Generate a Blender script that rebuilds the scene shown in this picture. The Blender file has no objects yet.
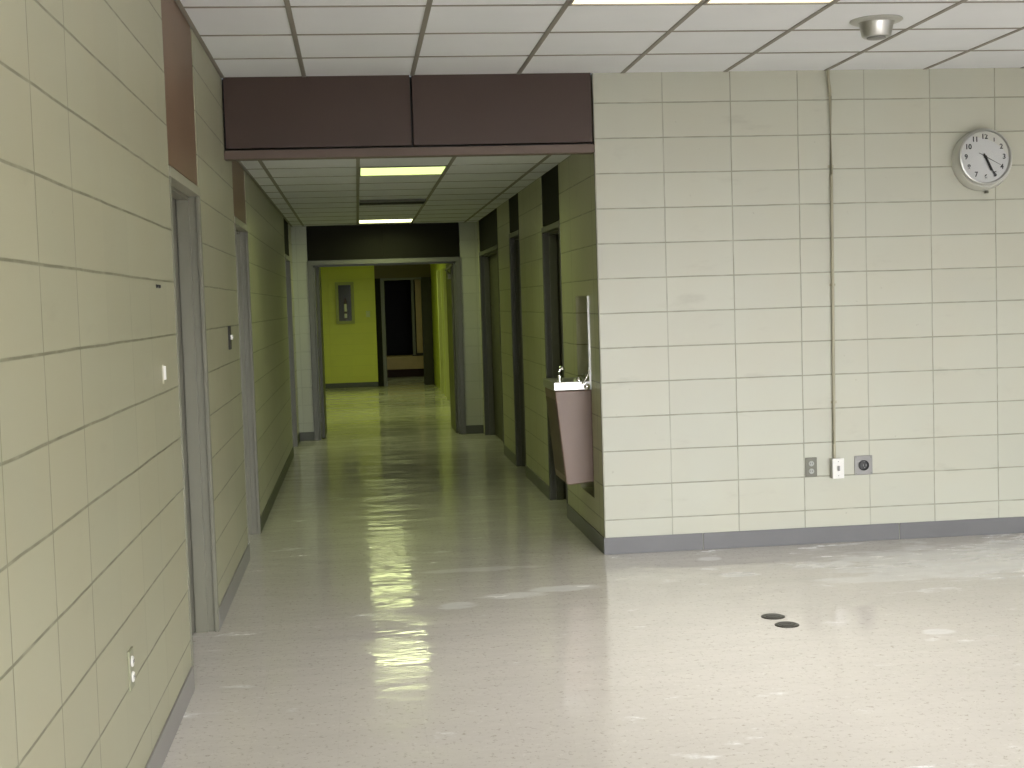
import bpy, bmesh, math, random
from mathutils import Vector, Matrix
S = bpy.context.scene
COL = S.collection
random.seed(7)

# ------------------------------------------------------------------ camera
F, YAW, PIT, ROL = 1353.5, 0.1119, 0.0603, -0.0314
CP = (-1.4028, -7.8187, 1.5064)
def setup_camera():
    c, s = math.cos(YAW), math.sin(YAW)
    r = Vector((c, -s, 0)); fw = Vector((s, c, 0)); up = Vector((0, 0, 1))
    c, s = math.cos(PIT), math.sin(PIT)
    fw2 = c*fw - s*up; up2 = s*fw + c*up
    c, s = math.cos(ROL), math.sin(ROL)
    r3 = c*r + s*up2; up3 = -s*r + c*up2
    cam = bpy.data.cameras.new('camera'); o = bpy.data.objects.new('camera', cam); COL.objects.link(o)
    m = Matrix((r3, up3, -fw2)).transposed().to_4x4()
    m.translation = Vector(CP); o.matrix_world = m
    cam.sensor_fit = 'HORIZONTAL'; cam.sensor_width = 36.0; cam.lens = F*36.0/1024
    cam.clip_start = 0.05; cam.clip_end = 200
    S.camera = o
setup_camera()
S.view_settings.view_transform = 'Standard'
S.view_settings.look = 'None'
S.view_settings.gamma = 1
S.view_settings.use_curve_mapping = False
S.view_settings.exposure = 0.09

# ------------------------------------------------------------------ world, daylight
w = bpy.data.worlds.new('world'); S.world = w; w.use_nodes = True
w.node_tree.nodes['Background'].inputs[0].default_value = (0.8, 0.88, 1, 1)
w.node_tree.nodes['Background'].inputs[1].default_value = 0.6
def area(name, loc, direction, sx, sy, power, col, spread=180):
    l = bpy.data.lights.new(name, 'AREA'); l.shape = 'RECTANGLE'; l.size = sx; l.size_y = sy
    l.energy = power; l.color = col; l.spread = math.radians(spread)
    o = bpy.data.objects.new(name, l); COL.objects.link(o); o.location = loc
    o.rotation_euler = Vector(direction).to_track_quat('-Z', 'Y').to_euler()
    return o
# daylight entering the windows behind the camera
area('daylight_rear_window', (1.7, -11.85, 1.55), (-0.06, 1, -0.88), 5.6, 1.5, 730, (.96, .97, 1.0), 93)
area('daylight_right_window', (7.85, -6.6, 1.55), (-1, 0.55, -0.75), 4.4, 1.5, 25, (.93, .97, 1.0), 110)

# ------------------------------------------------------------------ materials
def nt(name):
    m = bpy.data.materials.new(name); m.use_nodes = True
    t = m.node_tree; b = t.nodes['Principled BSDF']
    return m, t, b
def N(t, kind, **kw):
    n = t.nodes.new(kind)
    for k, v in kw.items():
        if k == 'inp':
            for i, val in v.items(): n.inputs[i].default_value = val
        else: setattr(n, k, v)
    return n
def math_n(t, op, a, b=None, c=None):
    n = t.nodes.new('ShaderNodeMath'); n.operation = op
    for i, v in enumerate((a, b, c)):
        if v is None: continue
        if isinstance(v, (int, float)): n.inputs[i].default_value = v
        else: t.links.new(v, n.inputs[i])
    return n.outputs[0]
def ramp(t, v, lo, hi, a=0.0, b=1.0):
    n = t.nodes.new('ShaderNodeMapRange'); n.interpolation_type = 'SMOOTHSTEP'
    t.links.new(v, n.inputs[0])
    n.inputs[1].default_value = lo; n.inputs[2].default_value = hi
    n.inputs[3].default_value = a; n.inputs[4].default_value = b
    return n.outputs[0]
def mixc(t, f, a, b):
    n = t.nodes.new('ShaderNodeMix'); n.data_type = 'RGBA'
    if isinstance(f, (int, float)): n.inputs[0].default_value = f
    else: t.links.new(f, n.inputs[0])
    for i, v in ((6, a), (7, b)):
        if isinstance(v, tuple): n.inputs[i].default_value = (*v[:3], 1)
        else: t.links.new(v, n.inputs[i])
    return n.outputs[2]
def noise(t, vec, scale, detail=3, rough=.5):
    n = N(t, 'ShaderNodeTexNoise', inp={'Scale': scale, 'Detail': detail, 'Roughness': rough})
    t.links.new(vec, n.inputs['Vector']); return n.outputs['Fac']
def mapping(t, vec, sc):
    n = N(t, 'ShaderNodeMapping'); n.inputs['Scale'].default_value = sc
    t.links.new(vec, n.inputs[0]); return n.outputs[0]
def objco(t):
    return N(t, 'ShaderNodeTexCoord').outputs['Object']

def plain(name, col, rough=.5, metal=0, var=.06, scale=6.0, spec=.5, bump=0.0):
    m, t, b = nt(name)
    co = objco(t); f = noise(t, co, scale, 4)
    d = tuple(c*(1-var) for c in col); l = tuple(min(1, c*(1+var)) for c in col)
    t.links.new(mixc(t, f, d, l), b.inputs['Base Color'])
    b.inputs['Roughness'].default_value = rough; b.inputs['Metallic'].default_value = metal
    b.inputs['Specular IOR Level'].default_value = spec
    if bump:
        bn = N(t, 'ShaderNodeBump', inp={'Strength': bump, 'Distance': .002})
        t.links.new(noise(t, co, 180, 2), bn.inputs['Height']); t.links.new(bn.outputs[0], b.inputs['Normal'])
    return m

def block(name, axis, off, col, joint, grime=1.0, vstrength=1.0, rough=.42, fade=None):
    """glazed/painted concrete block, stack bond 406 x 203 mm"""
    m, t, b = nt(name)
    co = objco(t)
    sep = N(t, 'ShaderNodeSeparateXYZ'); t.links.new(co, sep.inputs[0])
    u = math_n(t, 'SUBTRACT', sep.outputs[axis], off); z = sep.outputs[2]
    wob = noise(t, co, 3.0, 3)
    wob = math_n(t, 'MULTIPLY', math_n(t, 'SUBTRACT', wob, .5), .006)
    def dist(v, p):
        q = math_n(t, 'DIVIDE', v, p)
        r = math_n(t, 'SUBTRACT', q, math_n(t, 'ROUND', q))
        return math_n(t, 'MULTIPLY', math_n(t, 'ABSOLUTE', r), p)
    du = dist(math_n(t, 'ADD', u, wob), .4064); dz = dist(math_n(t, 'ADD', z, wob), .2032)
    # some head joints are filled almost flush with paint
    cu = math_n(t, 'ROUND', math_n(t, 'DIVIDE', u, .4064)); cz = math_n(t, 'FLOOR', math_n(t, 'DIVIDE', z, .2032))
    cmb = N(t, 'ShaderNodeCombineXYZ'); t.links.new(cu, cmb.inputs[0]); t.links.new(cz, cmb.inputs[1])
    wn = N(t, 'ShaderNodeTexWhiteNoise', noise_dimensions='3D'); t.links.new(cmb.outputs[0], wn.inputs['Vector'])
    wn1 = N(t, 'ShaderNodeTexWhiteNoise', noise_dimensions='1D'); t.links.new(cu, wn1.inputs['W'])
    fill = ramp(t, math_n(t, 'ADD', math_n(t, 'MULTIPLY', wn.outputs[0], .35), math_n(t, 'MULTIPLY', wn1.outputs[0], .65)), .15, .6, 1-.55*(1-vstrength)-.15, 1)
    if vstrength < 1: fill = math_n(t, 'MULTIPLY', fill, ramp(t, wn1.outputs[0], .35, .5, vstrength, 1))
    if fade:
        late = ramp(t, sep.outputs[axis], fade-.05, fade+.05, 0, 1)
        low = ramp(t, z, 1.55, 1.65, 1, .12)
        soft = math_n(t, 'MULTIPLY', ramp(t, wn1.outputs[0], .35, .8, .05, .5), low)
        fill = math_n(t, 'ADD', math_n(t, 'MULTIPLY', late, soft), math_n(t, 'SUBTRACT', 1, late))
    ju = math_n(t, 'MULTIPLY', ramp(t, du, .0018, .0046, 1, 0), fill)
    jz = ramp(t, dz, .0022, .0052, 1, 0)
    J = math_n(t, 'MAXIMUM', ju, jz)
    # block to block tint
    fb = N(t, 'ShaderNodeCombineXYZ')
    t.links.new(math_n(t, 'FLOOR', math_n(t, 'DIVIDE', u, .4064)), fb.inputs[0]); t.links.new(cz, fb.inputs[1])
    wb = N(t, 'ShaderNodeTexWhiteNoise', noise_dimensions='3D'); t.links.new(fb.outputs[0], wb.inputs['Vector'])
    c1 = mixc(t, wb.outputs[0], tuple(c*.965 for c in col), tuple(min(1, c*1.02) for c in col))
    bl = noise(t, co, 2.2, 3)
    c2 = mixc(t, ramp(t, bl, .35, .7, 0, .35), c1, (col[0]*1.0, col[1]*.95, col[2]*.9))
    # hand grime and scuffs, in soft horizontal smears
    g = noise(t, mapping(t, co, (1.6, 1.6, 5.0)), 1.7, 5, .6)
    gm = math_n(t, 'MULTIPLY', ramp(t, g, .58, .78), .30*grime)
    c3 = mixc(t, gm, c2, (col[0]*.5, col[1]*.47, col[2]*.45))
    sp = noise(t, co, 26, 2)
    c3 = mixc(t, math_n(t, 'MULTIPLY', ramp(t, sp, .73, .8), .35*grime), c3, (.18, .16, .12))
    wear = noise(t, co, 9, 3)
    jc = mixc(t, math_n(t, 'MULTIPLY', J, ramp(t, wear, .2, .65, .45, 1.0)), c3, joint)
    t.links.new(jc, b.inputs['Base Color'])
    b.inputs['Roughness'].default_value = rough
    hgt = math_n(t, 'SUBTRACT', math_n(t, 'MULTIPLY', noise(t, co, 60, 3), .06), math_n(t, 'MAXIMUM',
            math_n(t, 'MULTIPLY', ramp(t, du, .001, .006, 1, 0), fill), ramp(t, dz, .001, .006, 1, 0)))
    bn = N(t, 'ShaderNodeBump', inp={'Strength': .3, 'Distance': .004})
    t.links.new(hgt, bn.inputs['Height']); t.links.new(bn.outputs[0], b.inputs['Normal'])
    return m

M = {}
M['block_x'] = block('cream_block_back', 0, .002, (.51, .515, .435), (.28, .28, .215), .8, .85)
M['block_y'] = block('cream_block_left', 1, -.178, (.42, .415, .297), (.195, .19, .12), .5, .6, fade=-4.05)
M['block_r'] = block('cream_block_right', 1, .15, (.50, .505, .33), (.24, .24, .13), .6, .3)
M['block_p'] = block('grey_block_partition', 0, -.03, (.44, .46, .37), (.35, .36, .28), .5, .0)
M['green'] = block('chartreuse_block', 1, .0, (.50, .55, .085), (.36, .40, .06), .3, .3)
M['greenx'] = block('chartreuse_block_end', 0, .1, (.66, .68, .075), (.58, .60, .07), .3, .0)
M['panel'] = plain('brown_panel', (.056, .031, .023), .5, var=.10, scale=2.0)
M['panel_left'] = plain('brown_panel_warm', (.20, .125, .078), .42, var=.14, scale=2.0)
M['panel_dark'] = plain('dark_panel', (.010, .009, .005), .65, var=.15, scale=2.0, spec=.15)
M['trim_brown'] = plain('brown_trim', (.125, .085, .066), .45, var=.08)
M['frame'] = plain('grey_door_frame', (.20, .195, .145), .38, var=.06)
M['frame_light'] = plain('cream_door_head', (.36, .35, .265), .42, var=.05)
M['frame_dark'] = plain('grey_partition_frame', (.115, .115, .09), .4, var=.06)
M['leaf'] = plain('door_leaf_grey', (.20, .195, .16), .45, var=.06)
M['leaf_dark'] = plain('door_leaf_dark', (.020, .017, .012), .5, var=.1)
M['leaf_olive'] = plain('door_leaf_olive', (.06, .06, .03), .45, var=.1)
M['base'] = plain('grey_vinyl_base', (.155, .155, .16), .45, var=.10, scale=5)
M['base_sheen'] = plain('grey_vinyl_base_sheen', (.27, .262, .25), .4, var=.10, scale=5)  # lighter copy of the grey base, glossy sheen painted into its colour
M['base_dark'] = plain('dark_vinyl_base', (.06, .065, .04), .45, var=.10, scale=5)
M['tile'] = plain('ceiling_tile', (.84, .855, .88), .9, var=.035, scale=3, bump=.3)
M['tbar'] = plain('ceiling_grid_bar', (.27, .25, .215), .55, var=.05)
M['white'] = plain('white_plastic', (.82, .81, .78), .35, var=.02)
M['ivory'] = plain('ivory_plastic', (.68, .66, .52), .4, var=.03)
M['steel'] = plain('stainless_steel', (.60, .60, .59), .36, metal=1, var=.05, scale=20)
M['chrome'] = plain('chrome', (.85, .85, .85), .12, metal=1, var=.02)
M['plate'] = plain('brushed_plate', (.27, .265, .255), .42, metal=.3, var=.08)
M['plate_dark'] = plain('bronze_plate', (.16, .16, .125), .45, metal=.2, var=.1)
M['black'] = plain('black_plastic', (.012, .012, .012), .4, var=.1)
M['conduit'] = plain('painted_conduit', (.40, .375, .27), .4, var=.05)
M['taupe'] = plain('fountain_cabinet', (.185, .120, .086), .42, var=.10, scale=4)
M['taupe_dark'] = plain('fountain_front', (.10, .07, .045), .5, var=.10, scale=4)
M['face'] = plain('clock_dial', (.62, .63, .63), .5, var=.02)
M['numeral'] = plain('clock_ink', (.03, .03, .035), .6, var=.02)
M['case'] = plain('clock_case', (.60, .60, .55), .35, metal=.1, var=.05)
M['disc'] = plain('floor_plug_cover', (.045, .042, .035), .35, metal=.3, var=.1)
M['wood'] = plain('tan_wood', (.56, .40, .24), .5, var=.2, scale=5)
M['dark_red'] = plain('dark_red_kick', (.06, .025, .02), .6, var=.1)
M['ext'] = plain('rear_wall_paint', (.52, .51, .42), .6, var=.03)
M['red'] = plain('extinguisher_dark', (.06, .02, .015), .35, var=.05)
M['silver'] = plain('silver_paint', (.50, .50, .47), .3, metal=.6, var=.06)

def emis(name, col, strength):
    m, t, b = nt(name)
    co = objco(t)
    f = noise(t, co, 3.5, 2)
    t.links.new(mixc(t, f, tuple(c*.86 for c in col), col), b.inputs['Emission Color'])
    b.inputs['Base Color'].default_value = (.7, .7, .6, 1)
    b.inputs['Emission Strength'].default_value = strength
    return m
M['em_front'] = emis('lit_lens_warm', (1.0, .88, .64), 1.18)
M['em_cor1'] = emis('lit_lens_green', (.78, .95, .34), 1.5)
M['em_cor2'] = emis('lit_lens_pale', (.93, 1.0, .50), 4.5)
M['em_lobby'] = emis('lit_lens_lobby', (.92, 1.0, .45), 2.0)

def glass_mat():
    m = bpy.data.materials.new('clear_lens'); m.use_nodes = True; t = m.node_tree
    for n in list(t.nodes): t.nodes.remove(n)
    o = N(t, 'ShaderNodeOutputMaterial'); mx = N(t, 'ShaderNodeMixShader')
    tr = N(t, 'ShaderNodeBsdfTransparent'); gl = N(t, 'ShaderNodeBsdfGlossy', inp={'Roughness': .08})
    fr = N(t, 'ShaderNodeFresnel', inp={'IOR': 1.22})
    t.links.new(fr.outputs[0], mx.inputs[0]); t.links.new(tr.outputs[0], mx.inputs[1]); t.links.new(gl.outputs[0], mx.inputs[2])
    t.links.new(mx.outputs[0], o.inputs[0]); return m
M['glass'] = glass_mat()

def floor_mat():
    m, t, b = nt('waxed_vinyl_tile')
    co = objco(t)
    sep = N(t, 'ShaderNodeSeparateXYZ'); t.links.new(co, sep.inputs[0])
    def line(v):
        q = math_n(t, 'DIVIDE', v, .3048); r = math_n(t, 'SUBTRACT', q, math_n(t, 'ROUND', q))
        return ramp(t, math_n(t, 'MULTIPLY', math_n(t, 'ABSOLUTE', r), .3048), .0008, .0022, 1, 0)
    seam = math_n(t, 'MAXIMUM', line(sep.outputs[0]), line(sep.outputs[1]))
    base = (.56, .51, .455)
    big = noise(t, co, .55, 3)
    c = mixc(t, ramp(t, big, .3, .7), (.62, .588, .548), (.675, .642, .60))
    # chips of the tile pattern
    v1 = noise(t, co, 42, 4, .75); c = mixc(t, math_n(t, 'MULTIPLY', ramp(t, v1, .56, .66), .6), c, (.34, .30, .24))
    v2 = noise(t, co, 30, 4, .75); c = mixc(t, math_n(t, 'MULTIPLY', ramp(t, v2, .58, .70), .40), c, (.82, .80, .76))
    c = mixc(t, math_n(t, 'MULTIPLY', seam, .08), c, (.30, .27, .22))
    # scuffed white wax smears, stronger towards the right of the room
    wv = noise(t, mapping(t, co, (.7, 1.2, 1)), .8, 4, .55)
    sm = noise(t, mapping(t, co, (1.0, 2.0, 1)), 2.3, 8, .68)
    right = ramp(t, sep.outputs[0], .2, 2.6, 0, .085)
    near = ramp(t, sep.outputs[1], -2.6, -.9, 0, 1)
    thr = math_n(t, 'ADD', math_n(t, 'ADD', sm, math_n(t, 'MULTIPLY', right, near)), math_n(t, 'MULTIPLY', math_n(t, 'SUBTRACT', wv, .5), .25))
    far = ramp(t, sep.outputs[1], 1.0, 5.0, 1, .6)
    msk = math_n(t, 'MULTIPLY', ramp(t, thr, .60, .71), far)
    # individual dried wax patches, each with its own place and outline
    wp = math_n(t, 'MULTIPLY', math_n(t, 'SUBTRACT', noise(t, mapping(t, co, (.8, 1.6, 1)), 6, 4, .6), .5), 2.4)
    for px, py, hx, hy, k in ((-.78, -.24, .40, .07, .55), (-.96, -1.13, .11, .09, .7), (-.66, -.97, .20, .08, .7), (-.36, -.87, .22, .08, .8),
                              (2.0, -.72, 1.05, .55, .75), (1.15, -.62, .22, .09, .8), (1.08, -2.18, .09, .055, .6), (.60, -.75, .12, .08, .7),
                              (1.35, -1.05, .5, .10, .6), (.55, -.28, .09, .07, .8)):
        ex = math_n(t, 'POWER', math_n(t, 'DIVIDE', math_n(t, 'SUBTRACT', sep.outputs[0], px), hx), 2)
        ey = math_n(t, 'POWER', math_n(t, 'DIVIDE', math_n(t, 'SUBTRACT', sep.outputs[1], py), hy), 2)
        e = math_n(t, 'ADD', math_n(t, 'ADD', ex, ey), wp)
        msk = math_n(t, 'MAXIMUM', msk, ramp(t, e, .35, 1.0, k, 0))
    c = mixc(t, math_n(t, 'MULTIPLY', msk, .85), c, (.88, .885, .89))
    t.links.new(c, b.inputs['Base Color'])
    rn = noise(t, mapping(t, co, (.8, 2.2, 1)), 1.6, 5, .65)
    r = ramp(t, rn, .42, .60, .05, .17)
    t.links.new(math_n(t, 'ADD', r, math_n(t, 'MULTIPLY', msk, .16)), b.inputs['Roughness'])
    b.inputs['Specular IOR Level'].default_value = .46
    hb = noise(t, mapping(t, co, (.8, 1.6, 1)), 3.2, 3)
    bn = N(t, 'ShaderNodeBump', inp={'Strength': .34, 'Distance': .012})
    t.links.new(hb, bn.inputs['Height']); t.links.new(bn.outputs[0], b.inputs['Normal'])
    return m
M['floor'] = floor_mat()

# ------------------------------------------------------------------ mesh helpers
def box(bm, x0, x1, y0, y1, z0, z1):
    vs = [bm.verts.new((x, y, z)) for z in (z0, z1) for x, y in ((x0, y0), (x1, y0), (x1, y1), (x0, y1))]
    for f in ((3, 2, 1, 0), (4, 5, 6, 7), (0, 1, 5, 4), (1, 2, 6, 5), (2, 3, 7, 6), (3, 0, 4, 7)):
        bm.faces.new([vs[i] for i in f])
def cyl(bm, p0, p1, r0, r1=None, n=24):
    r1 = r0 if r1 is None else r1
    p0 = Vector(p0); p1 = Vector(p1); d = p1-p0
    q = d.to_track_quat('Z', 'Y').to_matrix().to_4x4(); q.translation = (p0+p1)/2
    bmesh.ops.create_cone(bm, cap_ends=True, segments=n, radius1=r0, radius2=r1, depth=d.length, matrix=q)
def lathe(bm, prof, origin, axis, n=40):
    """prof = [(r, h)...] revolved about axis through origin"""
    q = Vector(axis).to_track_quat('Z', 'Y').to_matrix(); o = Vector(origin)
    rings = []
    for r, h in prof:
        if r < 1e-6: rings.append([bm.verts.new(o+q@Vector((0, 0, h)))])
        else: rings.append([bm.verts.new(o+q@Vector((r*math.cos(2*math.pi*i/n), r*math.sin(2*math.pi*i/n), h))) for i in range(n)])
    for a, b in zip(rings, rings[1:]):
        for i in range(n):
            j = (i+1) % n
            if len(a) == 1 and len(b) == 1: continue
            if len(a) == 1: bm.faces.new((a[0], b[i], b[j]))
            elif len(b) == 1: bm.faces.new((a[i], a[j], b[0]))
            else: bm.faces.new((a[i], a[j], b[j], b[i]))
def tube(bm, pts, r, n=10):
    pts = [Vector(p) for p in pts]; rings = []
    for i, p in enumerate(pts):
        d = (pts[min(i+1, len(pts)-1)]-pts[max(i-1, 0)]).normalized()
        q = d.to_track_quat('Z', 'Y').to_matrix()
        rings.append([bm.verts.new(p+q@Vector((r*math.cos(2*math.pi*k/n), r*math.sin(2*math.pi*k/n), 0))) for k in range(n)])
    for a, b in zip(rings, rings[1:]):
        for k in range(n):
            j = (k+1) % n; bm.faces.new((a[k], a[j], b[j], b[k]))
    bm.faces.new(rings[0]); bm.faces.new(rings[-1])
def obj(name, bm, mat, parent=None, bevel=0, smooth=False, seg=2, wn=False):
    bmesh.ops.recalc_face_normals(bm, faces=bm.faces)
    me = bpy.data.meshes.new(name); bm.to_mesh(me); bm.free()
    me.materials.append(M[mat] if isinstance(mat, str) else mat)
    o = bpy.data.objects.new(name, me); COL.objects.link(o)
    if smooth:
        for p in me.polygons: p.use_smooth = True
        try: me.set_sharp_from_angle(angle=math.radians(40))
        except Exception: pass
    if bevel:
        b = o.modifiers.new('bevel', 'BEVEL'); b.width = bevel; b.segments = seg; b.limit_method = 'ANGLE'
    if parent is not None:
        o.parent = parent; o.matrix_parent_inverse = Matrix.Translation(-parent.location)
    return o
def boxes(name, lst, mat, parent=None, bevel=0):
    bm = bmesh.new()
    for b in lst: box(bm, *b)
    return obj(name, bm, mat, parent, bevel)
def thing(name, loc, label, cat, group=None, kind=None):
    o = bpy.data.objects.new(name, None); o.empty_display_size = .1; COL.objects.link(o); o.location = loc
    return tag(o, label, cat, group, kind)
def tag(o, label, cat, group=None, kind=None):
    o['label'] = label; o['category'] = cat
    if group: o['group'] = group
    if kind: o['kind'] = kind
    return o
def struct(o, label, cat): return tag(o, label, cat, kind='structure')

# ------------------------------------------------------------------ layout numbers
W = -2.113          # corridor left wall plane
H = 2.815           # room ceiling
HC = 2.44           # corridor ceiling
T = .20             # wall thickness
PY = 7.75           # partition at the corridor end
EY = 17.8           # end wall beyond
XR, YR = 8.0, -12.0 # room extent (right, rear)

# ------------------------------------------------------------------ floor, ceilings
struct(boxes('floor', [(-4.5, XR+.3, YR-.3, 26, -.12, 0)], 'floor'), 'pale speckled waxed vinyl tile floor with white scuffs', 'floor')

FX, FY, D = -1.651, -.582, .6096
lights_front = [(-.432, .178, FY-4*D, FY-2*D), (.178, .787, FY-4*D, FY-2*D)]
def ceiling_object(name, label, x0, x1, y0, y1, z, gx, gy, holes, tw=.010):
    bm = bmesh.new()
    # tiles: one slab split so that fixtures sit in real openings
    xs = sorted({x0, x1} | {v for h in holes for v in h[:2]})
    ys = sorted({y0, y1} | {v for h in holes for v in h[2:]})
    for a, b in zip(xs, xs[1:]):
        for c, d in zip(ys, ys[1:]):
            mx, my = (a+b)/2, (c+d)/2
            if any(h[0] < mx < h[1] and h[2] < my < h[3] for h in holes): continue
            box(bm, a, b, c, d, z, z+.02)
    o = struct(obj(name, bm, 'tile'), label, 'ceiling')
    bm = bmesh.new(); k = math.ceil((x0-gx)/D)
    while gx+k*D < x1-.01:
        x = gx+k*D; k += 1
        segs = [(y0, y1)]
        for h in holes:
            if h[0]+.05 < x < h[1]-.05: segs = [s for a, b in segs for s in ((a, h[2]), (h[3], b)) if s[1] > s[0]]
        for a, b in segs: box(bm, x-.012, x+.012, a, b, z-.004, z+.001)
    k = math.ceil((y0-gy)/D)
    while gy+k*D < y1-.01:
        y = gy+k*D; k += 1
        segs = [(x0, x1)]
        for h in holes:
            if h[2]+.05 < y < h[3]-.05: segs = [s for a, b in segs for s in ((a, h[0]), (h[1], b)) if s[1]-s[0] > .001]
        for a, b in segs: box(bm, a, b, y-tw, y+tw, z-.003, z+.0012)
    # wall angle
    box(bm, x0, x0+.02, y0, y1, z-.004, z+.001)
    obj('ceiling_grid', bm, 'tbar', o)
    return o
fill_rows = []  # unseen ceiling panels, added to brighten the floor and ceiling
for gx in (0, 6, 12):
    for gy in (2, 9, 14):
        if (gx, gy) == (0, 2): continue
        for k in (0, 1):
            x = -.432+(gx+k)*D; y = FY-gy*D
            if x+D < XR: fill_rows.append((x, x+D, y-2*D, y))
ceiling_object('ceiling', 'white suspended tile ceiling of the front room', W, XR, YR, 0, H, FX, FY, lights_front+fill_rows)
CX = -1.362; CY0 = 1.34
c1 = (CX, CX+D, CY0, CY0+D); c2 = (CX, CX+D, CY0+9*D, CY0+10*D)
ceiling_object('ceiling_corridor', 'lower suspended tile ceiling of the dim corridor', W, 0, .06, PY, HC, CX, CY0, [c1, c2], .0035)
l1 = (CX, CX+D, 10.6, 11.8); l2 = (CX, CX+D, 14.2, 15.4)
ceiling_object('ceiling_lobby', 'tile ceiling of the lit green hall beyond the partition', W, 0, PY+.1, EY, HC, CX, 8.2, [l1, l2])
struct(boxes('ceiling_side_rooms', [(0.2, 4.5, .2, 22, HC, HC+.05), (-4.5, W-.2, YR, 22, HC, HC+.05), (W-.2, .2, EY+.1, 26, HC, HC+.05)], 'tile'), 'plain ceiling over the unlit side rooms', 'ceiling')

def troffer(name, cell, z, em, label, group=None, watts=0):
    x0, x1, y0, y1 = cell
    t = thing(name, ((x0+x1)/2, (y0+y1)/2, z), label, 'ceiling light', group)
    e = .018
    boxes('frame', [(x0+.006, x0+e, y0+.006, y1-.006, z-.008, z+.05), (x1-e, x1-.006, y0+.006, y1-.006, z-.008, z+.05),
                    (x0+.006, x1-.006, y0+.006, y0+e, z-.008, z+.05), (x0+.006, x1-.006, y1-e, y1-.006, z-.008, z+.05)], 'tbar', t)
    boxes('diffuser', [(x0+e, x1-e, y0+e, y1-e, z-.002, z+.006)], em, t)
    boxes('housing', [(x0+.01, x1-.01, y0+.01, y1-.01, z+.05, z+.09)], 'white', t)
    if em == 'em_front':   # the tubes' own light, thrown down through the prismatic lens
        l = area('lamp_tubes', ((x0+x1)/2, (y0+y1)/2, z-.012), (0, 0, -1), x1-x0-.05, y1-y0-.05, TROFFER_W, (1.0, .975, .93), 90)
    elif watts:
        area('lamp_tubes', ((x0+x1)/2, (y0+y1)/2, z-.012), (0, 0, -1), x1-x0-.05, y1-y0-.05, watts, (.86, 1.0, .40), 160)
    return t
TROFFER_W = 6.2
troffer('ceiling_light', lights_front[0], H, 'em_front', 'left one of two lit warm white ceiling panels at the top of the front room')
troffer('ceiling_light', lights_front[1], H, 'em_front', 'lit warm white ceiling panel nearest the silver round fixture')
troffer('ceiling_light', c1, HC, 'em_cor1', 'lit yellow-green square panel just inside the corridor, behind the brown header', watts=5.5)
troffer('ceiling_light', c2, HC, 'em_cor2', 'small bright pale panel at the far end of the corridor ceiling, by the partition', watts=6.5)
troffer('ceiling_light', l1, HC, 'em_lobby', 'lit panel in the green hall just beyond the partition, seen only mirrored in the floor', watts=14)
troffer('ceiling_light', l2, HC, 'em_lobby', 'lit panel in the green hall near its end wall, seen only mirrored in the floor', watts=12)
troffer('ceiling_light', (-.9, -.3, 19.0, 19.6), HC-.06, 'em_cor1', 'small unseen panel added past the portal to brighten the bench', watts=4)  # added lamp, out of view, lifts the bench out of the dark

for c in fill_rows:
    troffer('ceiling_light', c, H, 'em_front', 'unseen warm white panel added to the front room ceiling to brighten the floor', 'fill panels added behind and right of the viewer')

# slot vent between the two corridor lights
t = thing('ceiling_vent', (CX+D/2, 4.35, HC), 'dark narrow slot vent between the two corridor ceiling lights', 'vent')
for y in (4.16, 4.50): boxes('vent_frame', [(CX+.014, CX+D-.014, y, y+.04, HC-.022, HC+.01)], 'leaf_olive', t)
for i in range(6): boxes('slat', [(CX+.014, CX+D-.014, 4.205+.05*i, 4.225+.05*i, HC-.018, HC-.002)], 'panel_dark', t)

# ------------------------------------------------------------------ walls
D1 = (-2.38, -1.365); D2 = (.45, 1.40); D3 = (6.20, 7.15)
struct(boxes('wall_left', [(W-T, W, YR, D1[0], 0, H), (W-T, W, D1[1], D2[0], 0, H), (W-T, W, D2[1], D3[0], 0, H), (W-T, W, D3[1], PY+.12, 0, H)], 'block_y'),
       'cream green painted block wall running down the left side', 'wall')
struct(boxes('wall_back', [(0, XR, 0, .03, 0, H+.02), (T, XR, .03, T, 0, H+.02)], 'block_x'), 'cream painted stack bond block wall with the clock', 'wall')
R1 = (1.42, 2.31); R2 = (3.75, 4.50); R3 = (5.52, 7.55)
NI = (.33, .84, .29, 1.53)
struct(boxes('wall_corridor_right', [(0, T, .03, NI[0], 0, H), (0, T, NI[1], R1[0], 0, H), (0, T, NI[0], NI[1], 0, NI[2]), (0, T, NI[0], NI[1], NI[3], H),
        (.13, T, NI[0], NI[1], NI[2], NI[3]), (0, T, R1[1], R2[0], 0, H), (0, T, R2[1], R3[0], 0, H), (0, T, R3[1], PY+.12, 0, H)], 'block_r'),
       'green-lit block wall on the right side of the corridor with the fountain niche', 'wall')
# header across the corridor mouth
t = thing('trim_1', (W/2, 0, 2.36), 'dark brown two-panel header across the corridor mouth', 'header', kind='structure')
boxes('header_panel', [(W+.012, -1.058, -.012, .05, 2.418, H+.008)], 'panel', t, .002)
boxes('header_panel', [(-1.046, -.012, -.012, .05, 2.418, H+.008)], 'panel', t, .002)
boxes('bottom_rail', [(W, -.002, -.022, .06, 2.356, 2.406)], 'trim_brown', t, .003)
boxes('backing', [(W, 0, .052, .10, 2.36, H)], 'black', t)

# outer shell of unlit rooms behind the doorways
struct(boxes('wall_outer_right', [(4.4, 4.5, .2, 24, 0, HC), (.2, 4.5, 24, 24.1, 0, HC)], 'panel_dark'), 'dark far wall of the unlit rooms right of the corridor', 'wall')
struct(boxes('wall_outer_left', [(-4.5, -4.4, YR, 24, 0, HC), (-4.5, W-.2, YR-.1, YR, 0, HC)], 'panel_dark'), 'dark far wall of the unlit rooms left of the corridor', 'wall')

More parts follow.
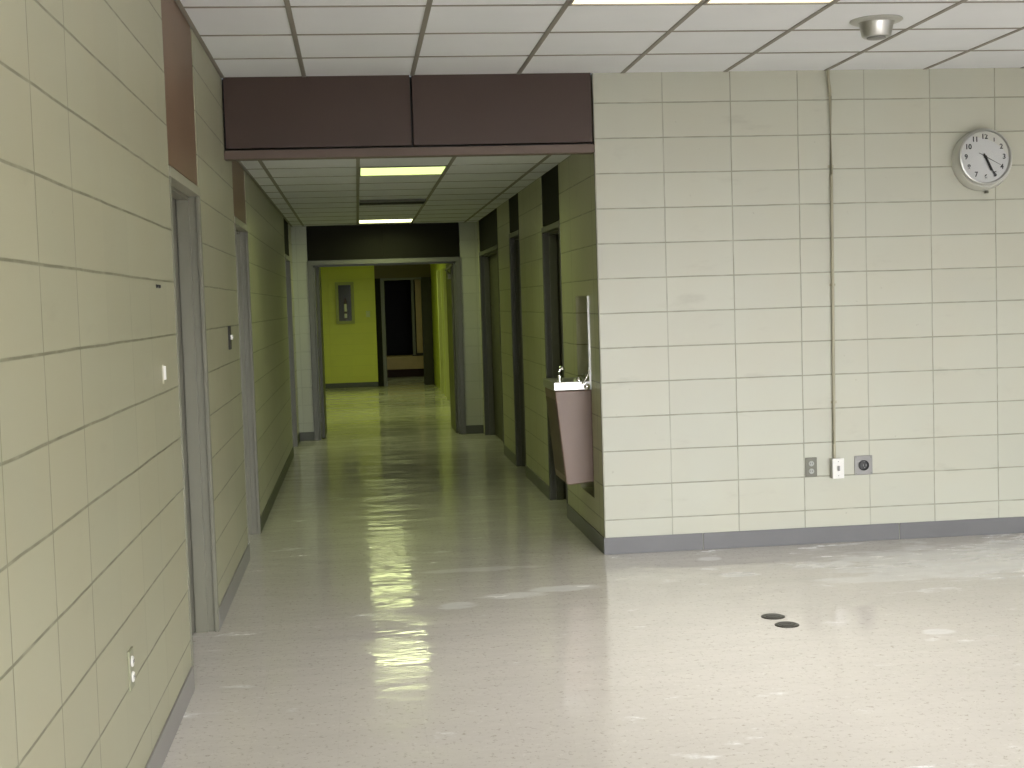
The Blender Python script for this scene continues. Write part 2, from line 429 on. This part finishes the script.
# rear and right walls of the front room, with window openings for the daylight
def window_wall(name, label, axis, fixed, lo, hi, w0, w1, wn):
    z0, z1 = .8, 2.3
    def bx(a, b, c, d, e0=0, e1=.2):
        return (fixed+e0, fixed+e1, a, b, c, d) if axis == 'x' else (a, b, fixed-e1, fixed-e0, c, d)
    struct(boxes(name, [bx(lo, w0, 0, H), bx(w1, hi, 0, H), bx(w0, w1, 0, z0), bx(w0, w1, z1, H)], 'ext'), label, 'wall')
    t = thing('window_%d' % wn, (fixed, (w0+w1)/2, z0) if axis == 'x' else ((w0+w1)/2, fixed, z0), 'daylit window in the %s' % label, 'window', kind='structure')
    fr = [bx(w0, w1, z0, z0+.05, .06, .12), bx(w0, w1, z1-.05, z1, .06, .12)]
    n = 4
    for i in range(n+1):
        c = w0+(w1-w0)*i/n; fr.append(bx(max(w0, c-.025), min(w1, c+.025), z0, z1, .06, .12))
    boxes('window_frame', fr, 'frame', t)
window_wall('wall_rear', 'wall behind the camera', 'y', YR, W-.2, XR+.2, -1.2, 4.6, 1)
window_wall('wall_right', 'far right wall of the front room', 'x', XR, YR, .2, -8.9, -4.3, 2)

# ------------------------------------------------------------------ baseboards
bh, bt = .10, .008
def base(name, segs, mat, label):
    struct(boxes(name, segs, mat, bevel=.002), label, 'baseboard')
base('baseboard_left', [(W, W+bt, YR, D1[0], 0, bh), (W, W+bt, D1[1]+.004, D2[0]-.004, 0, bh)], 'base_sheen', 'grey vinyl baseboard along the left wall')
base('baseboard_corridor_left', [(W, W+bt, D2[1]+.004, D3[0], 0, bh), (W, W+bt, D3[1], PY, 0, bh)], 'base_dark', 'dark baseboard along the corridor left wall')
base('baseboard_back', [(-bt, .589, -bt, 0, 0, bh), (.593, 1.804, -bt, 0, 0, bh), (1.809, XR, -bt, 0, 0, bh)], 'base', 'grey vinyl baseboard under the clock wall')
base('baseboard_corridor_right', [(-bt, 0, 0, R1[0]-.004, 0, bh), (-bt, 0, R1[1]+.004, R2[0]-.004, 0, bh), (-bt, 0, R2[1]+.004, R3[0]-.004, 0, bh)], 'base', 'grey baseboard along the corridor right wall')

# ------------------------------------------------------------------ side doors
def side_door(n, y0, y1, side, ztop, zc, panel, leafmat, label, leaf=True, framemat='frame', leafspan=None, handle=True):
    """side=-1: left wall (room behind at -X); side=+1: right wall"""
    X = W if side < 0 else 0.0
    s = -1 if side < 0 else 1
    def bx(a, b, ya, yb, za, zb):
        p, q = X+s*a, X+s*b
        return (min(p, q), max(p, q), ya, yb, za, zb)
    t = thing('door_%d' % n, (X, (y0+y1)/2, 0), label, 'door', kind='structure')
    f = []
    for ya, yb, ys in ((y0, y0+.02, 1), (y1-.02, y1, -1)):
        f.append(bx(-.006, T+.006, ya, yb, 0, ztop-.034))          # jamb lining
    f.append(bx(-.006, T+.006, y0, y1, ztop-.034, ztop+.006))             # head
    # stop and face lip give the stepped profile
    f.append(bx(.045, .10, y0+.02, y0+.036, 0, ztop-.034)); f.append(bx(.045, .10, y1-.036, y1-.02, 0, ztop-.034))
    f.append(bx(.045, .10, y0+.036, y1-.036, ztop-.05, ztop-.034))
    f.append(bx(-.006, .012, y1-.034, y1-.0205, 0, ztop-.034))
    head = f.pop(2)
    boxes('door_frame', f, framemat, t, .0015)
    boxes('door_head', [head], framemat if framemat != 'frame' else 'frame_light', t, .0015)
    boxes('transom_panel', [bx(.003, .045, y0+.012, y1-.012, ztop+.016, zc)], panel, t, .002)
    boxes('transom_backing', [bx(.05, .08, y0, y1, ztop, zc)], 'black', t)
    if leaf:
        a, b = leafspan or (y0+.023, y1-.023)
        l = boxes('door_leaf', [bx(.106, .15, a, b, .008, ztop-.038)], leafmat, t, .002)
        if handle:
            bm = bmesh.new(); hy = a+.07
            cyl(bm, (X+s*.106, hy, 1.0), (X+s*.095, hy, 1.0), .028); cyl(bm, (X+s*.096, hy, 1.0), (X+s*.06, hy, 1.0), .01); cyl(bm, (X+s*.066, hy, 1.0), (X+s*.048, hy, 1.0), .024, .018)
            obj('door_knob', bm, 'steel', t, smooth=True)
    return t
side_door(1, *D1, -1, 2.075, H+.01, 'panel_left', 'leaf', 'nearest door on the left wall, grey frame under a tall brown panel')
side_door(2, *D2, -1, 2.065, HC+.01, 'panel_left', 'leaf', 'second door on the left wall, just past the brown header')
side_door(3, *D3, -1, 2.065, HC+.01, 'panel_dark', 'leaf', 'farthest door on the left wall, next to the partition')
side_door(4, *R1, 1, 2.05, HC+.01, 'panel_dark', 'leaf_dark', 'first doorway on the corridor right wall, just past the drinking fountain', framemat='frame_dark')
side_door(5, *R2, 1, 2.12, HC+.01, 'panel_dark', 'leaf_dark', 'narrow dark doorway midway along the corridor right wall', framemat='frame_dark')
side_door(6, *R3, 1, 2.075, HC+.01, 'panel_dark', 'leaf_olive', 'wide doorway at the far end of the corridor right wall', framemat='frame_dark', leafspan=(6.62, 7.52), handle=False)

# ------------------------------------------------------------------ partition at the corridor end
struct(boxes('wall_partition', [(W, -1.945, PY, PY+.12, 0, HC), (-.205, 0, PY, PY+.12, 0, HC)], 'block_p'), 'grey block piers either side of the double doorway', 'wall')
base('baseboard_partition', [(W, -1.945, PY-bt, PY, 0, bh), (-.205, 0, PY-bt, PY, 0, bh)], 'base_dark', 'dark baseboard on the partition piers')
t = thing('door_7', (-1.07, PY, 0), 'open double doorway in the partition at the corridor end', 'door', kind='structure')
fy0, fy1 = PY-.015, PY+.13
boxes('door_frame', [(-1.945, -1.885, fy0, fy1, 0, 1.995), (-.265, -.205, fy0, fy1, 0, 1.995), (-1.945, -.205, fy0, fy1, 1.995, 2.045),
                     (-1.885, -1.865, PY+.03, PY+.075, 0, 1.995), (-.285, -.265, PY+.03, PY+.075, 0, 1.995), (-1.885, -.265, PY+.03, PY+.075, 1.975, 1.995)], 'frame_dark', t, .002)
boxes('transom_panel', [(-1.938, -1.0755, PY+.02, PY+.06, 2.052, HC+.004)], 'panel_dark', t)
boxes('transom_panel', [(-1.0745, -.212, PY+.02, PY+.06, 2.052, HC+.004)], 'panel_dark', t)
boxes('transom_backing', [(-1.945, -.205, PY+.065, PY+.1, 2.045, HC)], 'black', t)
l = boxes('door_leaf', [(-1.865, -1.822, PY+.14, PY+1.0, .01, 1.99)], 'leaf_olive', t, .002); l['label'] = 'left leaf standing open'
l = boxes('door_leaf', [(-.310, -.266, PY+.14, PY+1.0, .01, 1.99)], 'leaf_olive', t, .002); l['label'] = 'right leaf standing open'
bm = bmesh.new()
box(bm, -.340, -.310, PY+.22, PY+.42, 1.80, 1.86); tube(bm, [(-.325, PY+.25, 1.865), (-.37, PY+.10, 1.90), (-.30, PY+.02, 1.96)], .012)
obj('door_closer', bm, 'frame', t)
for hz in (.25, 1.0, 1.72):
    for hx in (-.262, -1.873):
        bm = bmesh.new(); cyl(bm, (hx, PY+.137, hz-.05), (hx, PY+.137, hz+.05), .009); obj('hinge', bm, 'steel', t)

# ------------------------------------------------------------------ green hall beyond
struct(boxes('wall_hall_left', [(W-.1, W, PY+.12, EY+.1, 0, HC)], 'green'), 'chartreuse block wall on the left of the hall beyond the partition', 'wall')
struct(boxes('wall_hall_right', [(0, .12, PY+.12, 11.9, 0, HC), (0, .12, 13.55, 14.35, 0, HC), (0, .12, 14.9, EY+.1, 0, HC), (0, .12, 11.9, 13.55, 2.05, HC), (0, .12, 14.35, 14.9, 2.05, HC)], 'green'),
       'chartreuse block wall on the right of the hall beyond the partition', 'wall')
struct(boxes('trim_2', [(-.045, .0, 13.50, 13.62, 0, 2.08), (-.045, .0, 11.80, 11.92, 0, 2.08), (-.03, 0, 14.26, 14.38, 0, 2.08), (-.05, 0, 14.9, 15.1, 0, 2.08)], plain('pale_yellow_trim', (.62, .64, .30), .4)), 'pale yellow door casings along the hall right wall', 'trim')
PX = -1.06
struct(boxes('wall_end', [(W, PX, EY, EY+.12, 0, HC)], 'greenx'), 'chartreuse wall facing the corridor at the end of the hall', 'wall')
base('baseboard_end', [(W, PX, EY-bt, EY, 0, .09)], 'base_dark', 'dark baseboard under the chartreuse end wall')
# dark portal and inner door frame
t = thing('door_8', (-.65, EY, 0), 'dark brown portal beside the chartreuse end wall', 'door', kind='structure')
boxes('header_panel', [(PX, .0, EY, EY+.08, 2.03, HC)], plain('portal_header', (.10, .075, .03), .5), t)
boxes('door_frame', [(-.955, -.885, EY-.01, EY+.13, 0, 2.03), (-.885, -.19, EY-.01, EY+.12, 1.99, 2.03)], 'frame_dark', t)
boxes('jamb_panel', [(PX, -.955, EY, EY+.12, 0, 2.03)], 'panel_dark', t)
boxes('side_panel', [(-.19, -.02, EY-.04, EY+.10, 0, 2.03)], 'leaf_dark', t)
boxes('wall_stub', [(-.02, 0, EY, EY+.12, 0, 2.03)], 'leaf_dark', t)
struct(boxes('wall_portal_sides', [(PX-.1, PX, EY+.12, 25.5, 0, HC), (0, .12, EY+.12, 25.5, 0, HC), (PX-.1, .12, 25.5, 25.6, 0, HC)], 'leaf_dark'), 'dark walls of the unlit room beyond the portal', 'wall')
t = thing('bench', (-.4, 21, 0), 'low tan wooden bench on a dark base in the room past the portal', 'bench')
boxes('seat', [(-.98, -.02, 20.7, 21.5, .17, .44)], 'wood', t, .01)
boxes('plinth', [(-.96, -.04, 20.9, 21.45, 0, .17)], 'dark_red', t)
t = thing('post', (-.24, 20.8, .44), 'thin grey upright post standing on the tan bench past the portal', 'post')
boxes('shaft', [(-.265, -.205, 20.78, 20.84, .46, 2.3)], 'frame', t, .004)
boxes('foot', [(-.28, -.19, 20.76, 20.86, .44, .46)], 'leaf_dark', t, .004)
t = thing('upright_board', (-.12, 20.8, .44), 'tan upright board on the bench, right of the thin grey post', 'board')
boxes('plank', [(-.18, -.055, 20.80, 20.83, .50, 2.3)], 'wood', t, .004)
boxes('foot', [(-.19, -.045, 20.77, 20.86, .44, .50)], 'leaf_dark', t, .004)

# extinguisher cabinet on the end wall
t = thing('extinguisher_cabinet', (-1.62, EY, 1.25), 'framed glass-fronted cabinet on the chartreuse end wall', 'cabinet')
x0, x1, z0, z1 = -1.80, -1.455, 1.20, 1.98
boxes('cabinet_frame', [(x0, x0+.055, EY-.05, EY, z0, z1), (x1-.055, x1, EY-.05, EY, z0, z1), (x0+.055, x1-.055, EY-.05, EY, z0, z0+.055), (x0+.055, x1-.055, EY-.05, EY, z1-.055, z1)],
      plain('cabinet_frame_olive', (.36, .38, .09), .45), t, .003)
boxes('cabinet_back', [(x0+.05, x1-.05, EY-.012, EY-.002, z0+.05, z1-.05)], 'leaf_dark', t)
boxes('pane', [(x0+.05, x1-.05, EY-.042, EY-.040, z0+.05, z1-.05)], 'glass', t)
t2 = thing('fire_extinguisher', (-1.62, EY-.028, 1.27), 'small fire extinguisher with pale label inside the glass-fronted cabinet', 'fire extinguisher')
bm = bmesh.new(); lathe(bm, [(0, 0), (.024, 0), (.026, .02), (.026, .36), (.015, .40), (.008, .42), (0, .42)], (-1.62, EY-.030+.004, 1.27), (0, 0, 1), 20); obj('cylinder_body', bm, 'red', t2, smooth=True)
bm = bmesh.new(); lathe(bm, [(.0268, .04), (.0268, .12)], (-1.62, EY-.026, 1.27), (0, 0, 1), 20); lathe(bm, [(.0268, .16), (.0268, .30)], (-1.62, EY-.026, 1.27), (0, 0, 1), 20); obj('paper_label', bm, 'white', t2)
bm = bmesh.new(); box(bm, -1.65, -1.59, EY-.034, EY-.018, 1.69, 1.71); box(bm, -1.645, -1.60, EY-.030, EY-.022, 1.71, 1.74); obj('valve_handle', bm, 'black', t2)
t = thing('light_switch', (-1.205, EY, 1.37), 'pale switch plate right of the glass-fronted cabinet on the end wall', 'light switch')
boxes('wall_plate', [(-1.245, -1.165, EY-.008, EY, 1.31, 1.43)], plain('switch_pale', (.62, .66, .30), .4), t, .002)
boxes('toggle', [(-1.212, -1.198, EY-.02, EY-.008, 1.355, 1.385)], 'ivory', t)

# ------------------------------------------------------------------ drinking fountain
t = thing('drinking_fountain', (-.11, .57, .38), 'brown wall-hung drinking fountain with steel top in the corridor niche', 'drinking fountain')
fy0, fy1 = .345, .80
bm = bmesh.new()
def wedge(bm, y0, y1, pts):
    a = [bm.verts.new((x, y0, z)) for x, z in pts]; b = [bm.verts.new((x, y1, z)) for x, z in pts]
    n = len(pts); bm.faces.new(a); bm.faces.new(b[::-1])
    for i in range(n): bm.faces.new((a[i], a[(i+1) % n], b[(i+1) % n], b[i]))
wedge(bm, fy0, fy1, [(.11, .40), (-.150, .375), (-.168, .385), (-.222, .94), (-.222, .955), (.11, .955)])
obj('cabinet_body', bm, 'taupe', t, .006)
bm = bmesh.new(); wedge(bm, fy0+.03, fy1-.03, [(-.172, .43), (-.1735, .43), (-.2225, .90), (-.221, .90)]); obj('front_grille', bm, 'taupe_dark', t)
# basin: rim, sunken bowl and splash
bm = bmesh.new()
xo0, xo1, yo0, yo1, zt = -.232, .02, fy0-.008, fy1+.008, 1.012
xi0, xi1, yi0, yi1 = -.205, -.03, fy0+.03, fy1-.03
o_ = [bm.verts.new(v) for v in ((xo0, yo0, zt), (xo1, yo0, zt), (xo1, yo1, zt), (xo0, yo1, zt))]
ob = [bm.verts.new(v) for v in ((xo0, yo0, .957), (xo1, yo0, .957), (xo1, yo1, .957), (xo0, yo1, .957))]
i_ = [bm.verts.new(v) for v in ((xi0, yi0, zt-.004), (xi1, yi0, zt-.004), (xi1, yi1, zt-.004), (xi0, yi1, zt-.004))]
ib = [bm.verts.new(v) for v in ((xi0+.03, yi0+.05, .965), (xi1-.02, yi0+.05, .965), (xi1-.02, yi1-.05, .965), (xi0+.03, yi1-.05, .965))]
for a, b in ((ob, o_), (o_, i_), (i_, ib)):
    for k in range(4): bm.faces.new((a[k], a[(k+1) % 4], b[(k+1) % 4], b[k]))
bm.faces.new(ib); bm.faces.new(ob[::-1])
obj('basin', bm, 'steel', t, .006)
boxes('backsplash', [(.02, .11, fy0, fy1, .957, 1.03)], 'plate_dark', t, .004)
bm = bmesh.new(); cyl(bm, (-.17, .50, 1.0), (-.17, .50, 1.045), .016, .012); tube(bm, [(-.17, .50, 1.04), (-.172, .50, 1.065), (-.165, .50, 1.083), (-.15, .50, 1.085)], .009); lathe(bm, [(0, 0), (.02, .0), (.022, .012), (.016, .02), (0, .02)], (-.155, .50, 1.078), (.3, 0, 1), 16)
obj('bubbler_spout', bm, 'chrome', t, smooth=True)
bm = bmesh.new(); lathe(bm, [(0, 0), (.018, 0), (.018, .01), (.011, .024), (0, .026)], (-.065, .40, 1.010), (0, 0, 1), 18); obj('push_knob', bm, 'chrome', t, smooth=True)
bm = bmesh.new(); lathe(bm, [(0, 0), (.020, 0), (.020, .008), (.012, .016), (0, .018)], (-.026, fy0-.006, .978), (0, -1, 0), 18); obj('side_button', bm, 'chrome', t, smooth=True)
bm = bmesh.new(); tube(bm, [(-.055, fy0-.012, .995), (-.035, fy0-.02, 1.02), (-.02, fy0-.02, 1.05), (-.012, fy0-.015, 1.08)], .007); obj('lever', bm, 'chrome', t, smooth=True)
# metal edge strip on the near side of the niche
tag(boxes('niche_edge_strip', [(-.012, .0, NI[0]-.004, NI[0]+.004, 1.0, NI[3])], 'steel'), 'thin bright metal strip on the near edge of the fountain niche', 'metal strip')

# ------------------------------------------------------------------ things on the back wall
def rplate(bm, cx, cz, w_, h_, y, d): box(bm, cx-w_/2, cx+w_/2, y-d, y, cz-h_/2, cz+h_/2)
t = thing('wall_outlet', (1.263, 0, .40), 'grey rectangular cover plate with two openings left of the white box', 'outlet')
bm = bmesh.new(); rplate(bm, 1.263, .464, .072, .116, 0, .007); obj('cover_plate', bm, 'plate_dark', t, .003)
for dz in (.022, -.024):
    bm = bmesh.new(); lathe(bm, [(0, 0), (.0165, 0), (.0165, .004), (.0145, .0055), (0, .0055)], (1.263, -.006, .464+dz), (0, -1, 0), 20); f = obj('socket', bm, plain('socket_grey', (.38, .39, .36), .4), t)
    bm = bmesh.new(); box(bm, 1.256, 1.2585, -.0125, -.0105, .464+dz-.004, .464+dz+.006); box(bm, 1.2675, 1.27, -.0125, -.0105, .464+dz-.004, .464+dz+.006); obj('slot', bm, 'black', f)
t = thing('junction_box', (1.428, 0, .39), 'white surface box at the foot of the wall conduit', 'switch box')
bm = bmesh.new(); rplate(bm, 1.412, .455, .066, .116, 0, .05); obj('box_body', bm, plain('box_grey', (.42, .41, .36), .4), t, .003)
bm = bmesh.new(); rplate(bm, 1.413, .455, .072, .122, -.05, .006); obj('box_cover', bm, 'white', t, .003)
bm = bmesh.new(); rplate(bm, 1.413, .457, .012, .03, -.056, .012); obj('toggle', bm, 'plate', t, .002)
for dz in (.042, -.042):
    bm = bmesh.new(); lathe(bm, [(0, 0), (.003, 0), (.002, .0015), (0, .002)], (1.413, -.056, .455+dz), (0, -1, 0), 10); obj('screw', bm, 'plate', t)
t = thing('power_receptacle', (1.588, 0, .40), 'square metal plate with a round black receptacle right of the white box', 'outlet')
bm = bmesh.new(); rplate(bm, 1.588, .462, .113, .116, 0, .006); obj('cover_plate', bm, 'plate', t, .003)
bm = bmesh.new(); lathe(bm, [(0, 0), (.031, 0), (.031, .010), (.026, .012), (.024, .004), (0, .004)], (1.588, -.006, .462), (0, -1, 0), 28); f = obj('receptacle', bm, 'black', t, smooth=True)
bm = bmesh.new(); box(bm, 1.583, 1.586, -.0125, -.0095, .455, .47); box(bm, 1.600, 1.603, -.0125, -.0095, .455, .47); box(bm, 1.5915, 1.5945, -.0125, -.0095, .444, .452); obj('slot', bm, 'plate', f)
for dx in (-.046, .046):
    for dz in (-.047, .047):
        bm = bmesh.new(); lathe(bm, [(0, 0), (.003, 0), (.002, .0015), (0, .002)], (1.588+dx, -.006, .462+dz), (0, -1, 0), 10); obj('screw', bm, 'plate_dark', t)
t = thing('conduit', (1.416, 0, .51), 'thin painted conduit running up the block wall to the ceiling', 'conduit')
bm = bmesh.new(); tube(bm, [(1.404, -.020, .51), (1.405, -.013, .60), (1.408, -.013, 1.0), (1.413, -.013, 1.6), (1.416, -.013, 2.2), (1.416, -.013, 2.66), (1.411, -.020, 2.71), (1.403, -.026, 2.75), (1.402, -.027, H)], .0095, 14)
obj('tube_run', bm, 'conduit', t, smooth=True)
for z in (.85, 1.55, 2.25):
    xc = 1.4045+.0065*z if z < 1.6 else 1.416
    bm = bmesh.new(); box(bm, xc-.018, xc+.018, -.003, 0, z-.008, z+.008); tube(bm, [(xc-.013, -.004, z), (xc-.011, -.018, z), (xc, -.025, z), (xc+.011, -.018, z), (xc+.013, -.004, z)], .002, 6); obj('strap', bm, 'conduit', t)
    
# clock
CC = Vector((2.345, 0, 2.266))
t = thing('wall_clock', CC, 'round silver wall clock with white dial reading about twenty-six past five', 'clock')
ax = Vector((.03, -1, .05)).normalized()
q = ax.to_track_quat('Z', 'Y').to_matrix()
bm = bmesh.new(); lathe(bm, [(.150, -.002), (.179, 0), (.181, .012), (.178, .045), (.170, .068), (.165, .078), (.150, .078), (.0, .070)], CC, (0, -1, 0), 64); obj('clock_case', bm, 'case', t, smooth=True)
FC = CC+Vector((-.008, -.078, .014))
bm = bmesh.new(); lathe(bm, [(.148, .000), (.166, .0), (.169, .008), (.164, .016), (.157, .018), (.152, .010), (.150, .003), (.148, 0)], FC, ax, 64); obj('bezel', bm, 'silver', t, smooth=True)
bm = bmesh.new(); lathe(bm, [(0, .004), (.152, .004)], FC, ax, 64); face = obj('clock_face', bm, 'face', t)
# frame of the dial: right and up directions on it
up = (Vector((0, 0, 1)) - ax*ax.z).normalized(); rt = up.cross(ax).normalized()
def dial(x, y, h): return FC+rt*x+up*y+ax*h
for i in range(12):
    n = 12 if i == 0 else i
    cu = bpy.data.curves.new('numeral', 'FONT'); cu.body = str(n); cu.size = .042; cu.align_x = 'CENTER'; cu.align_y = 'CENTER'; cu.extrude = .0006; cu.offset = .001
    tmp = bpy.data.objects.new('tmp', cu); COL.objects.link(tmp)
    bpy.context.view_layer.update()
    me = bpy.data.meshes.new_from_object(tmp.evaluated_get(bpy.context.evaluated_depsgraph_get())); bpy.data.objects.remove(tmp)
    a = math.radians(30*i); p = dial(.120*math.sin(a), .120*math.cos(a), .0062)
    mt = Matrix((rt, up, ax)).transposed().to_4x4(); mt.translation = p; me.transform(mt)
    me.materials.clear(); me.materials.append(M['numeral'])
    o = bpy.data.objects.new('numeral', me); COL.objects.link(o); o.parent = face
def hand(name, deg, l, tail, w0, w1, h, mat='black'):
    a = math.radians(deg); d = Vector((math.sin(a), math.cos(a))); n = Vector((d.y, -d.x))
    pts = [-d*tail-n*w0*.6, -d*tail+n*w0*.6, d*0+n*w0, d*l+n*w1, d*l-n*w1, -n*w0]
    bm = bmesh.new(); lo = [bm.verts.new(dial(p.x, p.y, h)) for p in pts]; hi = [bm.verts.new(dial(p.x, p.y, h+.0012)) for p in pts]
    bm.faces.new(lo); bm.faces.new(hi)
    for i in range(6): bm.faces.new((lo[i], lo[(i+1) % 6], hi[(i+1) % 6], hi[i]))
    obj(name, bm, mat, t)
hand('hour_hand', 157, .088, .018, .0075, .004, .008)
hand('minute_hand', 153, .130, .022, .006, .003, .0105)
hand('second_hand', 118, .105, .048, .002, .001, .0128)
bm = bmesh.new(); cyl(bm, dial(0, 0, .004), dial(0, 0, .0155), .008); obj('hub', bm, 'black', t)
bm = bmesh.new(); lathe(bm, [(.152, .010), (.146, .016), (.12, .022), (.08, .0265), (.04, .029), (0, .030)], FC, ax, 48); obj('lens', bm, 'glass', t, smooth=True)
bm = bmesh.new(); cyl(bm, CC+Vector((.03, -.02, -.182)), CC+Vector((.03, -.02, -.196)), .012); obj('case_catch', bm, 'plate_dark', t)

# ------------------------------------------------------------------ ceiling fixture, floor covers
t = thing('ceiling_speaker', (1.145, -1.42, H), 'silver round bowl-shaped fixture hanging from the tile ceiling', 'ceiling fixture')
bm = bmesh.new(); lathe(bm, [(0, 0), (.124, 0), (.126, .005), (.118, .011), (.088, .014), (.085, .018)], (1.145, -1.42, H), (0, 0, -1), 48); obj('mounting_flange', bm, 'silver', t, smooth=True)
bm = bmesh.new(); lathe(bm, [(.086, .013), (.080, .030), (.070, .075), (.062, .084), (.0, .086)], (1.145, -1.42, H), (0, 0, -1), 48); obj('bowl', bm, 'steel', t, smooth=True)
bm = bmesh.new(); lathe(bm, [(.0, .0), (.046, 0), (.046, .003), (.042, .005), (0, .005)], (1.145, -1.42, H-.0855), (0, 0, -1), 32); obj('aperture_ring', bm, 'plate', t, smooth=True)
def floor_cover(x, y, label):
    t = thing('floor_plug_cover', (x, y, 0), label, 'floor cover', 'dark round covers set in the floor')
    bm = bmesh.new(); lathe(bm, [(0, 0), (.056, 0), (.055, .003), (.050, .005), (.040, .0055), (.038, .004), (0, .004)], (x, y, 0), (0, 0, 1), 40); obj('rim', bm, 'disc', t, smooth=True)
    bm = bmesh.new(); lathe(bm, [(0, .0), (.036, 0), (.036, .0022), (0, .0022)], (x, y, .0038), (0, 0, 1), 32); box(bm, x-.018, x+.018, y-.002, y+.002, .0055, .0068); obj('cap', bm, 'disc', t)
floor_cover(.474, -1.737, 'dark round floor cover, the one nearer the clock wall')
floor_cover(.487, -1.906, 'dark round floor cover, the one nearer the viewer')

# ------------------------------------------------------------------ things on the left wall
t = thing('wall_hook', (W, -2.793, 1.25), 'small white peg on the left wall close to the first door', 'hook')
boxes('hook_plate', [(W, W+.003, -2.806, -2.782, 1.25, 1.32)], 'ivory', t, .001)
boxes('hook_stub', [(W+.003, W+.012, -2.800, -2.789, 1.265, 1.315)], 'white', t, .002)
t = thing('wall_screws', (W, -2.84, 1.60), 'pair of small dark anchors high on the left wall near the first door', 'wall anchors')
bm = bmesh.new(); cyl(bm, (W, -2.86, 1.603), (W+.008, -2.86, 1.603), .007, .005, 12); obj('anchor', bm, 'black', t)
bm = bmesh.new(); cyl(bm, (W, -2.80, 1.603), (W+.008, -2.80, 1.603), .007, .005, 12); obj('anchor', bm, 'black', t)
t = thing('light_switch', (W, -.205, 1.30), 'dark switch plate with white toggle between the first two left doors', 'light switch')
boxes('wall_plate', [(W, W+.010, -.245, -.165, 1.295, 1.425)], 'leaf_dark', t, .002)
boxes('toggle', [(W+.010, W+.022, -.218, -.192, 1.35, 1.375)], 'white', t)
t = thing('wall_outlet', (W, -3.75, .40), 'duplex outlet with two ivory sockets low on the left wall', 'outlet')
boxes('cover_plate', [(W, W+.006, -3.785, -3.715, .395, .515)], M['plate_dark'] if False else plain('outlet_plate_green', (.30, .30, .20), .4), t, .002)
for dz in (.478, .432):
    bm = bmesh.new(); lathe(bm, [(0, 0), (.0165, 0), (.0165, .004), (.014, .006), (0, .006)], (W+.005, -3.75, dz), (1, 0, 0), 20); f = obj('socket', bm, 'white', t)
    bm = bmesh.new(); box(bm, W+.0105, W+.0120, -3.759, -3.7565, dz-.004, dz+.006); box(bm, W+.0105, W+.0120, -3.7435, -3.741, dz-.004, dz+.006); obj('slot', bm, 'black', f)
